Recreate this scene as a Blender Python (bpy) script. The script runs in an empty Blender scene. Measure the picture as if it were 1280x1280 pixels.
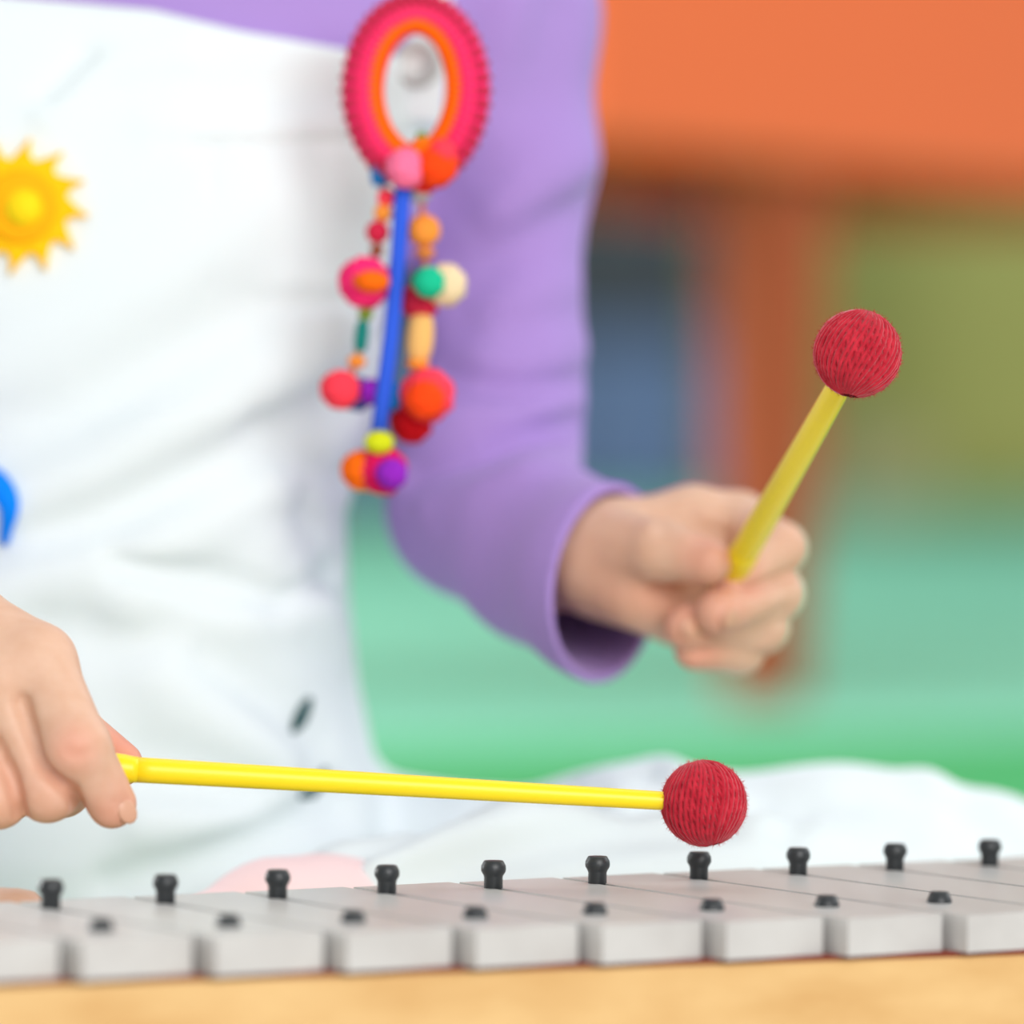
import bpy, bmesh, math, random
import numpy as np
from mathutils import Vector, Matrix
random.seed(4); rng = np.random.default_rng(4)
sc = bpy.context.scene
COL = sc.collection

# ------------------------------------------------------------------ camera
F = 6500.0                 # focal length in pixels of the 1280 frame
H = 0.232                  # camera height above the floor
PITCH = math.atan(140 / F) # looking slightly down
ROLL = 0.011
cam = bpy.data.cameras.new('camera'); cam_o = bpy.data.objects.new('camera', cam); COL.objects.link(cam_o)
cam.sensor_width = 36; cam.lens = F / 1280 * 36
cam.clip_start = 0.05; cam.clip_end = 100
fwd = Vector((0, math.cos(PITCH), -math.sin(PITCH))); up0 = Vector((0, math.sin(PITCH), math.cos(PITCH))); rt0 = Vector((1, 0, 0))
RT = rt0 * math.cos(ROLL) + up0 * math.sin(ROLL)
UP = up0 * math.cos(ROLL) - rt0 * math.sin(ROLL)
M = Matrix((RT, UP, -fwd)).transposed().to_4x4(); M.translation = (0, 0, H)
cam_o.matrix_world = M
cam.dof.use_dof = True; cam.dof.focus_distance = 1.625; cam.dof.aperture_fstop = 3.9
sc.camera = cam_o
def P(px, py, d):          # pixel + distance along the view axis -> world point
    return Vector((0, 0, H)) + (fwd + RT * ((px - 640) / F) + UP * ((640 - py) / F)) * d
def PF(px, py, z=0.0):     # pixel -> point on a horizontal plane
    r = fwd + RT * ((px - 640) / F) + UP * ((640 - py) / F)
    return Vector((0, 0, H)) + r * ((z - H) / r.z)

# ------------------------------------------------------------------ light
w = bpy.data.worlds.new('world'); sc.world = w; w.use_nodes = True
w.node_tree.nodes['Background'].inputs[0].default_value = (0.93, 0.97, 1.0, 1)
w.node_tree.nodes['Background'].inputs[1].default_value = 0.52
def area(name, loc, target, size, power, col=(1, 1, 1)):
    l = bpy.data.lights.new(name, 'AREA'); l.shape = 'RECTANGLE'; l.size, l.size_y = size; l.energy = power; l.color = col
    o = bpy.data.objects.new(name, l); COL.objects.link(o); o.location = loc
    o.rotation_euler = (Vector(target) - Vector(loc)).to_track_quat('-Z', 'Y').to_euler(); return o
area('key_light_front', (0.95, -1.0, 1.25), (0.0, 1.9, 0.2), (2.0, 1.5), 74, (1.0, 0.99, 0.98))  # added key light from the right front; no window known there
area('rim_light_side', (2.6, 3.2, 1.7), (0.1, 2.2, 0.2), (1.8, 1.6), 26, (0.96, 0.98, 1.0))  # rim light for the sleeve's right edge; its source is unseen
area('fill_light_left', (-3.6, 4.6, 1.25), (0.6, 4.4, 0.1), (3.2, 1.9), 240, (0.98, 1.0, 1.0))  # added to brighten the floor under the table; no such window known
area('overhead_fill', (0.2, 3.2, 3.0), (0.2, 3.2, 0.0), (4.5, 2.6), 42)  # added overhead fill for the floor; no real lamp known
vs = sc.view_settings
vs.view_transform = 'Standard'; vs.look = 'None'; vs.gamma = 1.0; vs.use_curve_mapping = False; vs.exposure = 0.0

# ------------------------------------------------------------------ materials
def lin(c): return tuple((x / 255 / 12.92 if x / 255 <= 0.04045 else ((x / 255 + 0.055) / 1.055) ** 2.4) for x in c) + (1,)
def mat(name, rgb, rough=0.5, metal=0.0, spec=0.5, sss=0.0, sssr=(0.008, 0.004, 0.002), var=None, bump=None, sheen=0.0, stretch=(1, 1, 1)):
    """rgb is the sRGB colour of the thing; var=(rgb2, scale, detail) noise mottling; bump=(kind, scale, strength, dist)"""
    m = bpy.data.materials.new(name); m.use_nodes = True; nt = m.node_tree; b = nt.nodes['Principled BSDF']
    b.inputs['Base Color'].default_value = lin(rgb); b.inputs['Roughness'].default_value = rough
    b.inputs['Metallic'].default_value = metal; b.inputs['Specular IOR Level'].default_value = spec
    if sss: b.inputs['Subsurface Weight'].default_value = sss; b.inputs['Subsurface Radius'].default_value = sssr; b.inputs['Subsurface Scale'].default_value = 1.0
    if sheen: b.inputs['Sheen Weight'].default_value = sheen; b.inputs['Sheen Roughness'].default_value = 0.4
    tc = nt.nodes.new('ShaderNodeTexCoord'); mp = nt.nodes.new('ShaderNodeMapping'); mp.inputs['Scale'].default_value = stretch
    nt.links.new(tc.outputs['Object'], mp.inputs['Vector'])
    if var:
        n = nt.nodes.new('ShaderNodeTexNoise'); n.inputs['Scale'].default_value = var[1]; n.inputs['Detail'].default_value = var[2]
        nt.links.new(mp.outputs[0], n.inputs['Vector'])
        r = nt.nodes.new('ShaderNodeValToRGB'); r.color_ramp.elements[0].position = 0.3; r.color_ramp.elements[1].position = 0.7
        r.color_ramp.elements[0].color = lin(rgb); r.color_ramp.elements[1].color = lin(var[0])
        nt.links.new(n.outputs['Fac'], r.inputs[0]); nt.links.new(r.outputs[0], b.inputs['Base Color'])
    if bump:
        t = nt.nodes.new('ShaderNodeTexNoise'); t.inputs['Detail'].default_value = 4
        t.inputs['Scale'].default_value = bump[0]; nt.links.new(mp.outputs[0], t.inputs['Vector'])
        bp = nt.nodes.new('ShaderNodeBump'); bp.inputs['Strength'].default_value = bump[1]; bp.inputs['Distance'].default_value = bump[2]
        nt.links.new(t.outputs['Fac'], bp.inputs['Height']); nt.links.new(bp.outputs[0], b.inputs['Normal'])
    return m
def skin_material():
    m = mat('skin', (232, 184, 152), 0.5, spec=0.35, sss=0.12, bump=(900, 0.12, 0.0005)); nt = m.node_tree; b = nt.nodes['Principled BSDF']
    a = nt.nodes.new('ShaderNodeAttribute'); a.attribute_name = 'flush'
    mx = nt.nodes.new('ShaderNodeMix'); mx.data_type = 'RGBA'
    n = nt.nodes.new('ShaderNodeTexNoise'); n.inputs['Scale'].default_value = 90; n.inputs['Detail'].default_value = 3
    r = nt.nodes.new('ShaderNodeValToRGB'); r.color_ramp.elements[0].position = 0.3; r.color_ramp.elements[1].position = 0.7
    r.color_ramp.elements[0].color = lin((214, 170, 142)); r.color_ramp.elements[1].color = lin((220, 180, 154))
    nt.links.new(n.outputs['Fac'], r.inputs[0])
    nt.links.new(a.outputs['Fac'], mx.inputs[0]); nt.links.new(r.outputs[0], mx.inputs[6]); mx.inputs[7].default_value = lin((222, 134, 112))
    nt.links.new(mx.outputs[2], b.inputs['Base Color']); return m
MT = dict(
    skin=skin_material(), nail=mat('nail', (212, 160, 132), 0.4),
    white=mat('white_cotton', (228, 237, 239), 0.9, spec=0.15, bump=(1400, 0.15, 0.0006), sheen=0.1),
    purple=mat('lavender_jersey', (168, 138, 205), 0.9, spec=0.15, bump=(1800, 0.12, 0.0005), sheen=0.15),
    hair=mat('black_hair', (35, 28, 26), 0.5), eye=mat('eye', (40, 30, 28), 0.2),
    steel=mat('brushed_steel', (190, 190, 188), 0.55, metal=0.7),
    bar=mat('satin_grey_bar', (202, 201, 198), 0.36, metal=0.1, var=((192, 190, 187), 60, 6), stretch=(1, 0.12, 1), bump=(300, 0.05, 0.0003)),
    rubber=mat('black_rubber', (42, 45, 47), 0.42, spec=0.5),
    wood=mat('light_maple', (220, 182, 122), 0.5, var=((204, 160, 98), 22, 6), stretch=(0.35, 3, 3), bump=(60, 0.06, 0.0005)),
    felt=mat('dark_felt', (120, 52, 36), 0.95),
    yellow=mat('yellow_plastic', (254, 222, 18), 0.35, spec=0.45),
    yarn=mat('red_yarn', (202, 48, 64), 0.95, spec=0.1, var=((174, 32, 48), 260, 3), sheen=0.25),
    sun=mat('yellow_felt', (255, 198, 8), 0.8, spec=0.2), sunrim=mat('amber_felt', (255, 178, 6), 0.8, spec=0.2), suncore=mat('lemon_felt', (255, 218, 16), 0.7, spec=0.2),
    blue=mat('blue_felt', (0, 138, 255), 0.8, spec=0.2),
    sock=mat('pale_pink_knit', (252, 222, 222), 0.9),
    teal=mat('dark_teal_cotton', (40, 82, 84), 0.9),
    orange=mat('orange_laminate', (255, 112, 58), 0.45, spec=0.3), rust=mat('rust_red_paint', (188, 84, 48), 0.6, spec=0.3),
    floor=mat('mint_vinyl', (138, 216, 184), 0.8, spec=0.1, var=((134, 211, 180), 3, 2)),
    pale_floor=mat('pale_bounce', (214, 208, 200), 0.7),  # neutral tone picked for its bounce light
    mat_green=mat('green_foam', (74, 166, 102), 0.85, spec=0.1, bump=(200, 0.1, 0.001)),
    olive=mat('olive_paint', (206, 198, 122), 0.85, spec=0.1, var=((200, 192, 116), 2, 2)),
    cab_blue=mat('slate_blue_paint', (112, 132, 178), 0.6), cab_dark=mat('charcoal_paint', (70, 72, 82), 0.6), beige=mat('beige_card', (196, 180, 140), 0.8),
)
C3 = dict(garnet=(196, 46, 76), pink=(255, 46, 118), hot=(250, 60, 110), orange=(255, 112, 14), red=(236, 44, 40), darkred=(190, 12, 24), green=(30, 192, 146), cream=(240, 214, 172), rose=(255, 120, 160),
          blue=(52, 96, 224), teal=(30, 130, 120), wood=(238, 186, 110), tan=(214, 130, 66), lime=(214, 222, 30), magenta=(226, 22, 92), violet=(150, 40, 190), coral=(255, 66, 84),
          brown=(150, 84, 60), amber=(244, 150, 60), leaf=(128, 150, 60), grey=(176, 176, 176), navy=(70, 80, 150), crimson=(206, 40, 70), sky=(36, 120, 190), vermilion=(255, 74, 20))
for k, c in C3.items(): MT['c_' + k] = mat('wool_' + k, c, 0.9, spec=0.15)

# ------------------------------------------------------------------ mesh helpers
def add(name, verts, faces, m, parent=None, smooth=True):
    me = bpy.data.meshes.new(name); me.from_pydata([tuple(v) for v in verts], [], [tuple(f) for f in faces]); me.validate()
    if m is not None: me.materials.append(m)
    if smooth: me.polygons.foreach_set('use_smooth', [True] * len(me.polygons))
    o = bpy.data.objects.new(name, me); COL.objects.link(o)
    if parent: o.parent = parent; o.matrix_parent_inverse = parent_inv(parent)
    return o
def parent_inv(p):
    m = p.matrix_basis.copy()
    if p.parent: m = p.parent.matrix_basis @ p.matrix_parent_inverse @ m if False else m
    return m.inverted()
def thing(name, loc, label, cat, group=None):
    o = bpy.data.objects.new(name, None); COL.objects.link(o); o.location = loc; o.empty_display_size = 0.02
    o['label'] = label; o['category'] = cat
    if group: o['group'] = group
    return o
def join(parts):
    V = []; Fc = []
    for v, f in parts:
        n = len(V); V += [tuple(x) for x in v]; Fc += [tuple(i + n for i in q) for q in f]
    return V, Fc
def boxm(x0, x1, y0, y1, z0, z1, bev=0.0, seg=2):
    bm = bmesh.new(); bmesh.ops.create_cube(bm, size=1)
    for v in bm.verts: v.co = Vector(((x0 + x1) / 2 + v.co.x * (x1 - x0), (y0 + y1) / 2 + v.co.y * (y1 - y0), (z0 + z1) / 2 + v.co.z * (z1 - z0)))
    if bev: bmesh.ops.bevel(bm, geom=bm.edges[:], offset=bev, segments=seg, affect='EDGES', profile=0.5)
    bm.verts.index_update(); r = [v.co.copy() for v in bm.verts], [[v.index for v in f.verts] for f in bm.faces]; bm.free(); return r
def tube(pts, rad, n=10, caps=True, closed=False):
    pts = [Vector(p) for p in pts]; m = len(pts); rad = [rad] * m if not hasattr(rad, '__len__') else rad
    V = []; Fc = []; prev = None
    for i, p in enumerate(pts):
        a = pts[(i - 1) % m] if closed or i > 0 else p; b = pts[(i + 1) % m] if closed or i < m - 1 else p
        t = (b - a).normalized()
        if prev is None: u = t.orthogonal().normalized()
        else: u = (prev - t * prev.dot(t)).normalized()
        prev = u; v = t.cross(u)
        for k in range(n):
            an = 2 * math.pi * k / n; V.append(p + (u * math.cos(an) + v * math.sin(an)) * rad[i])
    for i in range(m if closed else m - 1):
        j = (i + 1) % m
        for k in range(n): Fc.append((i * n + k, i * n + (k + 1) % n, j * n + (k + 1) % n, j * n + k))
    if caps and not closed: Fc.append(tuple(range(n))[::-1]); Fc.append(tuple((m - 1) * n + k for k in range(n)))
    return V, Fc
def lathe(prof, n=16):
    V = []; Fc = []
    for r, z in prof:
        for k in range(n): V.append(Vector((r * math.cos(2 * math.pi * k / n), r * math.sin(2 * math.pi * k / n), z)))
    for i in range(len(prof) - 1):
        for k in range(n): Fc.append((i * n + k, i * n + (k + 1) % n, (i + 1) * n + (k + 1) % n, (i + 1) * n + k))
    Fc.append(tuple(range(n))[::-1]); Fc.append(tuple((len(prof) - 1) * n + k for k in range(n)))
    return V, Fc
def xf(vf, mtx): return [mtx @ Vector(v) for v in vf[0]], vf[1]
def ico(r=1.0, sub=3):
    bm = bmesh.new(); bmesh.ops.create_icosphere(bm, subdivisions=sub, radius=r); bm.verts.index_update()
    o = [v.co.copy() for v in bm.verts], [[v.index for v in f.verts] for f in bm.faces]; bm.free(); return o

# ------------------------------------------------------------------ signed distance modelling
def nparr(p): return np.array(p, dtype=np.float32)
def cone(X, a, b, ra, rb):
    a = nparr(a); b = nparr(b); ab = b - a; t = np.clip(((X - a) @ ab) / max(float(ab @ ab), 1e-12), 0, 1)
    return np.linalg.norm(X - a - t[:, None] * ab, axis=1) - (ra + t * (rb - ra))
def chain(X, pts, k=0.002):
    d = None
    for (a, ra), (b, rb) in zip(pts[:-1], pts[1:]):
        e = cone(X, a, b, ra, rb); d = e if d is None else smin(d, e, k)
    return d
def ellip(X, c, r):
    q = (X - nparr(c)) / nparr(r); k0 = np.linalg.norm(q, axis=1); k1 = np.linalg.norm(q / nparr(r), axis=1) + 1e-9
    return k0 * (k0 - 1.0) / k1
def smin(a, b, k):
    h = np.maximum(k - np.abs(a - b), 0) / k; return np.minimum(a, b) - h * h * k * 0.25
def smax(a, b, k): return -smin(-a, -b, k)
def segd(X, pts):
    d = None
    for a, b in zip(pts[:-1], pts[1:]):
        e = cone(X, a, b, 0, 0); d = e if d is None else np.minimum(d, e)
    return d
def polygonise(f, lo, hi, vsz):
    lo = np.array(lo); n = ((np.array(hi) - lo) / vsz).astype(int); B = 4; nb = n // B + 1; n = nb * B
    g = [lo[i] + vsz * B * (np.arange(nb[i]) + 0.5) - vsz * 0.5 for i in range(3)]
    G = np.stack(np.meshgrid(*g, indexing='ij'), -1).reshape(-1, 3).astype(np.float32)
    Dc = np.concatenate([f(q) for q in np.array_split(G, max(1, len(G) // 200000))]).reshape(nb)
    D = np.repeat(np.repeat(np.repeat(Dc, B, 0), B, 1), B, 2).astype(np.float32)
    act = np.argwhere(np.abs(Dc) < vsz * B * 2.0)
    off = np.stack(np.meshgrid(*[np.arange(B)] * 3, indexing='ij'), -1).reshape(-1, 3)
    idx = (act[:, None, :] * B + off[None]).reshape(-1, 3)
    for q in np.array_split(idx, max(1, len(idx) // 200000)):
        D[q[:, 0], q[:, 1], q[:, 2]] = f((lo + q * vsz).astype(np.float32))
    S = D < 0
    c = np.zeros(tuple(n - 1), np.int8); sl = [(slice(0, -1), slice(1, None))[b] for b in (0, 1)]
    for i in (0, 1):
        for j in (0, 1):
            for k in (0, 1): c += S[sl[i], sl[j], sl[k]]
    cells = np.argwhere((c > 0) & (c < 8)); ids = -np.ones(c.shape, np.int64); ids[tuple(cells.T)] = np.arange(len(cells))
    acc = np.zeros((len(cells), 3)); cnt = np.zeros(len(cells))
    cor = [(i, j, k) for i in (0, 1) for j in (0, 1) for k in (0, 1)]
    for a in cor:
        for ax in range(3):
            if a[ax]: continue
            b = list(a); b[ax] = 1
            da = D[tuple((cells + a).T)]; db = D[tuple((cells + b).T)]; m = (da < 0) != (db < 0)
            t = np.where(m, da / np.where(m, da - db, 1), 0); p = cells + np.array(a, float); p[:, ax] += t
            acc[m] += p[m]; cnt[m] += 1
    V = lo + (acc / cnt[:, None]) * vsz; Q = []
    for ax in range(3):
        u, v = (ax + 1) % 3, (ax + 2) % 3; s0 = [slice(None)] * 3; s1 = [slice(None)] * 3; s0[ax] = slice(0, -1); s1[ax] = slice(1, None)
        e = np.argwhere(S[tuple(s0)] != S[tuple(s1)]); e = e[(e[:, u] > 0) & (e[:, v] > 0) & (e[:, u] < n[u] - 1) & (e[:, v] < n[v] - 1)]
        fl = S[tuple(e.T)]; qd = []
        for du, dv in ((-1, -1), (0, -1), (0, 0), (-1, 0)):
            w_ = e.copy(); w_[:, u] += du; w_[:, v] += dv; qd.append(ids[tuple(w_.T)])
        qd = np.stack(qd, 1); qd[~fl] = qd[~fl][:, ::-1]; Q.append(qd)
    Q = np.concatenate(Q); return V, Q[(Q >= 0).all(1)]
def npmesh(name, V, Q, mats, parent, mi=None):
    me = bpy.data.meshes.new(name); me.vertices.add(len(V)); me.vertices.foreach_set('co', np.asarray(V, np.float32).ravel())
    me.loops.add(len(Q) * 4); me.loops.foreach_set('vertex_index', np.asarray(Q, np.int32).ravel()); me.polygons.add(len(Q))
    me.polygons.foreach_set('loop_start', np.arange(0, len(Q) * 4, 4, dtype=np.int32))
    me.update(calc_edges=True); me.validate()
    for m in mats: me.materials.append(m)
    me.polygons.foreach_set('use_smooth', [True] * len(me.polygons))
    if mi is not None: me.polygons.foreach_set('material_index', np.asarray(mi, np.int32))
    o = bpy.data.objects.new(name, me); COL.objects.link(o)
    if parent: o.parent = parent; o.matrix_parent_inverse = parent_inv(parent)
    return o
def hit(f, px, py, d0=1.5, d1=2.1):
    ds = np.linspace(d0, d1, 400); X = np.array([P(px, py, d) for d in ds], np.float32); v = f(X); k = np.argmax(v < 0)
    if v[k] >= 0: return None
    return ds[k - 1] + (ds[k] - ds[k - 1]) * v[k - 1] / (v[k - 1] - v[k])

# ------------------------------------------------------------------ the setting
def structure(o): o['kind'] = 'structure'; return o
WALL = 12.0
structure(add('floor', *boxm(-4, 5, 1.62, WALL, -0.06, 0.0), MT['floor'], smooth=False))
structure(add('bounce_floor', *boxm(-4, 5, -2.0, 1.62, -0.06, 0.0), MT['pale_floor'], smooth=False))  # unseen pale floor, added to keep green bounce off the instrument
structure(add('wall_back', *boxm(-4, 5, WALL, WALL + 0.1, -0.06, 3.2), MT['olive'], smooth=False))
structure(add('baseboard_back', *boxm(-4, 5, WALL - 0.015, WALL, 0, 0.07, 0.004), MT['olive'], smooth=False))
# green foam mat the child sits on
a, b = PF(300, 948), PF(1280, 922)
e = (b - a).normalized(); L0 = a - e * 1.6; L1 = b + e * 0.9
mv = [Vector((L0.x, L0.y, 0)), Vector((L1.x, L1.y, 0)), Vector((L1.x + 0.02, 1.69, 0)), Vector((L0.x, 1.69, 0))]
bm = bmesh.new(); fc = bm.faces.new([bm.verts.new(v) for v in mv]); r = bmesh.ops.extrude_face_region(bm, geom=[fc])
for v in r['geom']:
    if isinstance(v, bmesh.types.BMVert): v.co.z += 0.004
bmesh.ops.recalc_face_normals(bm, faces=bm.faces[:]); me = bpy.data.meshes.new('play_mat'); bm.to_mesh(me); bm.free(); me.materials.append(MT['mat_green'])
pm = bpy.data.objects.new('play_mat', me); COL.objects.link(pm); pm['label'] = 'flat green foam play mat under the seated child'; pm['category'] = 'mat'

# ------------------------------------------------------------------ orange table
def table():
    dl = 4.07; lp = PF(955, 878); dirv = Vector((0.493, 0.87, 0)); per = Vector((-0.87, 0.493, 0)); zb = H + (500 - 212) / F * dl
    t = thing('table', (lp.x, lp.y, 0), 'low orange table with rust red tapered legs on the mint floor', 'table')
    org = lp - dirv * 0.0
    def pt(u, v, z): return Vector((org.x, org.y, 0)) + dirv * u + per * v + Vector((0, 0, z))
    def slab(name, u0, u1, v0, v1, z0, z1, m, bev=0.006):
        V, Fc = boxm(u0, u1, v0, v1, z0, z1, bev); return add(name, [pt(v.x, v.y, v.z) for v in V], Fc, m, t, smooth=False)
    u0, u1, v0, v1 = -0.42, 1.19, -0.07, 0.54
    slab('tabletop', u0 - 0.02, u1 + 0.02, v0 - 0.012, v1 + 0.012, zb + 0.2, zb + 0.23, MT['orange'], 0.01)
    for nm, q in (('apron', (u0, u1, v0, v0 + 0.022)), ('apron', (u0, u1, v1 - 0.022, v1)), ('apron', (u0, u0 + 0.022, v0 + 0.022, v1 - 0.022)), ('apron', (u1 - 0.022, u1, v0 + 0.022, v1 - 0.022))):
        slab(nm, *q, zb, zb + 0.2, MT['orange'], 0.004)
    for (u, v) in ((0, 0), (0.889, 0), (0, 0.45), (0.889, 0.45)):
        V, Fc = [], []
        for i, (z, hw) in enumerate(((0, 0.027), (0.01, 0.031), (zb * 0.5, 0.041), (zb, 0.0465), (zb + 0.125, 0.0465))):
            for k in range(16):
                an = math.pi * 2 * k / 16; cx = math.copysign(abs(math.cos(an)) ** 0.5, math.cos(an)); sx = math.copysign(abs(math.sin(an)) ** 0.5, math.sin(an))
                c0 = pt(u, v, z); V.append(c0 + Vector((cx * hw, sx * hw, 0)))
        for i in range(4):
            for k in range(16): Fc.append((i * 16 + k, i * 16 + (k + 1) % 16, i * 16 + 16 + (k + 1) % 16, i * 16 + 16 + k))
        Fc.append(tuple(range(16))[::-1]); Fc.append(tuple(64 + k for k in range(16)))
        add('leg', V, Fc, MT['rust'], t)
table()
def cabinet():
    y = 11.2; x0 = P(300, 500, y).x; x1 = P(893, 500, y).x
    t = thing('storage_cabinet', ((x0 + x1) / 2, y + 0.2, 0), 'low slate blue cabinet with charcoal upper doors against the olive wall', 'cabinet')
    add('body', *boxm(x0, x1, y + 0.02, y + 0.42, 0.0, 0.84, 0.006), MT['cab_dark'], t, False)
    n = 3; wd = (x1 - x0) / n
    for k in range(n):
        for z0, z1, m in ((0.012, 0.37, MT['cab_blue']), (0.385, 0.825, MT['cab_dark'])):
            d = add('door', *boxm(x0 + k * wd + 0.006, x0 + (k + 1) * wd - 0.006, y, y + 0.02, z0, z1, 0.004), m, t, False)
            h = add('handle', *tube([Vector((x0 + k * wd + 0.04, y - 0.014, (z0 + z1) / 2 + q)) for q in (-0.05, 0.05)], 0.005, 8), MT['steel'], d)
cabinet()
def card_box():
    c = P(1095, 560, 11.4); t = thing('storage_box', (c.x, c.y, 0), 'small beige box on the floor against the olive wall', 'box')
    add('body', *boxm(c.x - 0.1, c.x + 0.1, 11.3, 11.5, 0, 0.14, 0.004), MT['beige'], t, False)
    add('lid', *boxm(c.x - 0.104, c.x + 0.104, 11.296, 11.504, 0.12, 0.155, 0.004), MT['beige'], t, False)
card_box()

# ------------------------------------------------------------------ glockenspiel
IX, IY, IH, YAW = -0.1239, 1.4479, 0.1514, 0.5971
F1, P0, F2, S0, S1, PT, GAP = -0.00876, 0.01225, -0.00672, 0.0754, -0.00207, 0.038, 0.0027
ZT = H - IH; BT = 0.0112
cy, sy = math.cos(YAW), math.sin(YAW)
def I(u, v, z): return Vector((IX + u * cy - v * sy, IY + u * sy + v * cy, z))
gl = thing('glockenspiel', I(0.19, 0.03, 0), 'wooden glockenspiel with pale grey metal bars and black pegs in front of the child', 'instrument')
def iadd(name, V, Fc, m, smooth=False): return add(name, [I(v.x, v.y, v.z) for v in map(Vector, V)], Fc, m, gl, smooth)
I0, I1 = -1, 11
prof = [(0.0031, -0.012), (0.0029, 0.0034), (0.0031, 0.0040), (0.0038, 0.0052), (0.0039, 0.0060), (0.0038, 0.0070), (0.0031, 0.0083), (0.0029, 0.0085)]
stub = [(0.0038, -0.002), (0.0038, 0.0008), (0.0036, 0.0012), (0.0029, 0.0031), (0.0026, 0.0033)]
for i in range(I0, I1 + 1):
    V, Fc = boxm(i * PT - PT + GAP / 2, i * PT - GAP / 2, F1 * i, S0 + S1 * (i - 1) + 0.023, ZT - BT, ZT)
    iadd('bar', V, Fc, MT['bar'])
    c = Vector(((i - 0.5) * PT, P0 + F2 * (i - 1), ZT)); iadd('front_peg', *xf(lathe(stub, 20), Matrix.Translation(c)), MT['rubber'], True)
    c = Vector((i * PT, S0 + S1 * (i - 1), ZT)); iadd('rear_peg', *xf(lathe(prof, 20), Matrix.Translation(c)), MT['rubber'], True)
def rail(name, pts, z0, z1, m, bev=0.0):
    bm = bmesh.new(); fc = bm.faces.new([bm.verts.new((p[0], p[1], z0)) for p in pts]); r = bmesh.ops.extrude_face_region(bm, geom=[fc])
    for v in r['geom']:
        if isinstance(v, bmesh.types.BMVert): v.co.z = z1
    bmesh.ops.recalc_face_normals(bm, faces=bm.faces[:])
    if bev: bmesh.ops.bevel(bm, geom=bm.edges[:], offset=bev, segments=2, affect='EDGES')
    bm.verts.index_update(); V = [v.co.copy() for v in bm.verts]; Fc = [[v.index for v in f.verts] for f in bm.faces]; bm.free(); return iadd(name, V, Fc, m)
def fv(u): return F1 * (u / PT + 0.5)      # front line of the bars
def bv(u): return S0 + S1 * (u / PT - 0.5) + 0.023
ua, ub = (I0 - 1) * PT - 0.008, I1 * PT + 0.008; ZR = ZT - BT - 0.0016
rail('front_rail', [(ua, fv(ua) - 0.001), (ub, fv(ub) - 0.001), (ub, fv(ub) + 0.03), (ua, fv(ua) + 0.03)], 0.004, ZR, MT['wood'], 0.0006)
rail('rear_rail', [(ua, bv(ua) - 0.03), (ub, bv(ub) - 0.03), (ub, bv(ub)), (ua, bv(ua))], 0.004, ZR, MT['wood'], 0.0006)
for q in (ua, ub - 0.014): rail('end_rail', [(q, fv(q) + 0.03), (q + 0.014, fv(q + 0.014) + 0.03), (q + 0.014, bv(q + 0.014) - 0.03), (q, bv(q) - 0.03)], 0.004, ZR, MT['wood'], 0.0006)
rail('felt_strip', [(ua + 0.01, fv(ua) + 0.0015), (ub - 0.01, fv(ub) + 0.0015), (ub - 0.01, fv(ub) + 0.02), (ua + 0.01, fv(ua) + 0.02)], ZR, ZR + 0.0016, MT['felt'])
rail('felt_strip', [(ua + 0.01, bv(ua) - 0.022), (ub - 0.01, bv(ub) - 0.022), (ub - 0.01, bv(ub) - 0.006), (ua + 0.01, bv(ua) - 0.006)], ZR, ZR + 0.0016, MT['felt'])

# ------------------------------------------------------------------ mallets
def mallet(label, head, neck, R, grip_len, r0, r1, wind, bulge):
    head = Vector(head); neck = Vector(neck); ax = (neck - head).normalized(); Lh = (neck - head).length
    t = thing('mallet', neck, label, 'mallet', 'yellow mallets with red yarn heads')
    core = add('head', *xf(ico(R * 0.95, 4), Matrix.Translation(head)), MT['yarn'], t)
    parts = []                                   # wound strands of yarn
    q = (UP + fwd * 0.12 + RT * wind).to_track_quat('Z', 'Y').to_matrix()
    for lay, (tilt, n, rr) in enumerate(((0.25, 40, 0.955), (-0.35, 40, 0.975))):
        for s in range(n):
            ph = 2 * math.pi * s / n + rng.uniform(-0.03, 0.03); pts = []
            for j in range(15):
                th = 0.2 + (math.pi - 0.4) * j / 14; az = ph + tilt * 2 * (j / 14 - 0.5) * 1.5
                pts.append(head + q @ Vector((math.sin(th) * math.cos(az), math.sin(th) * math.sin(az), math.cos(th))) * R * (rr + rng.uniform(-0.008, 0.008)))
            parts.append(tube(pts, R * 0.05, 5, False))
    y = add('yarn_winding', *join(parts), MT['yarn'], core)
    y['kind'] = 'stuff'
    Vh, Fh = [], []                              # fuzz
    for s in range(2200):
        d = Vector(rng.normal(size=3)).normalized(); p0 = head + d * R * 0.99; p1 = head + (d + Vector(rng.normal(size=3)) * 0.1).normalized() * R * rng.uniform(1.02, 1.13)
        sd = d.orthogonal().normalized() * R * 0.008; n = len(Vh); Vh += [p0 - sd, p0 + sd, p1]; Fh.append((n, n + 1, n + 2))
    fz = add('yarn_fuzz', Vh, Fh, MT['yarn'], core); fz['kind'] = 'stuff'
    N = 24
    pts = [head + ax * (R * 0.5 + (Lh + 0.002 - R * 0.5) * k / N) for k in range(N + 1)]
    add('shaft', *tube(pts, [r0 + (r1 - r0) * (k / N) for k in range(N + 1)], 20), MT['yellow'], t)
    s = [-0.001, 0.001, 0.003, 0.006, 0.009, 0.012, 0.015, 0.019, grip_len - 0.004, grip_len]
    rr = [r1 * 1.005] + [r1 * (1.005 + bulge * k) for k in (0.25, 0.7, 1, 1, 0.8, 0.2)] + [0.0041, 0.0041, 0.003]
    add('grip', *tube([neck + ax * k for k in s], rr, 20), MT['yellow'], t)
mallet('yellow mallet held level above the grey bars with red yarn head', P(880, 1004, 1.622), P(168, 962, 1.606), 0.0133, 0.075, 0.0029, 0.0040, -0.25, 0.2)
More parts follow.
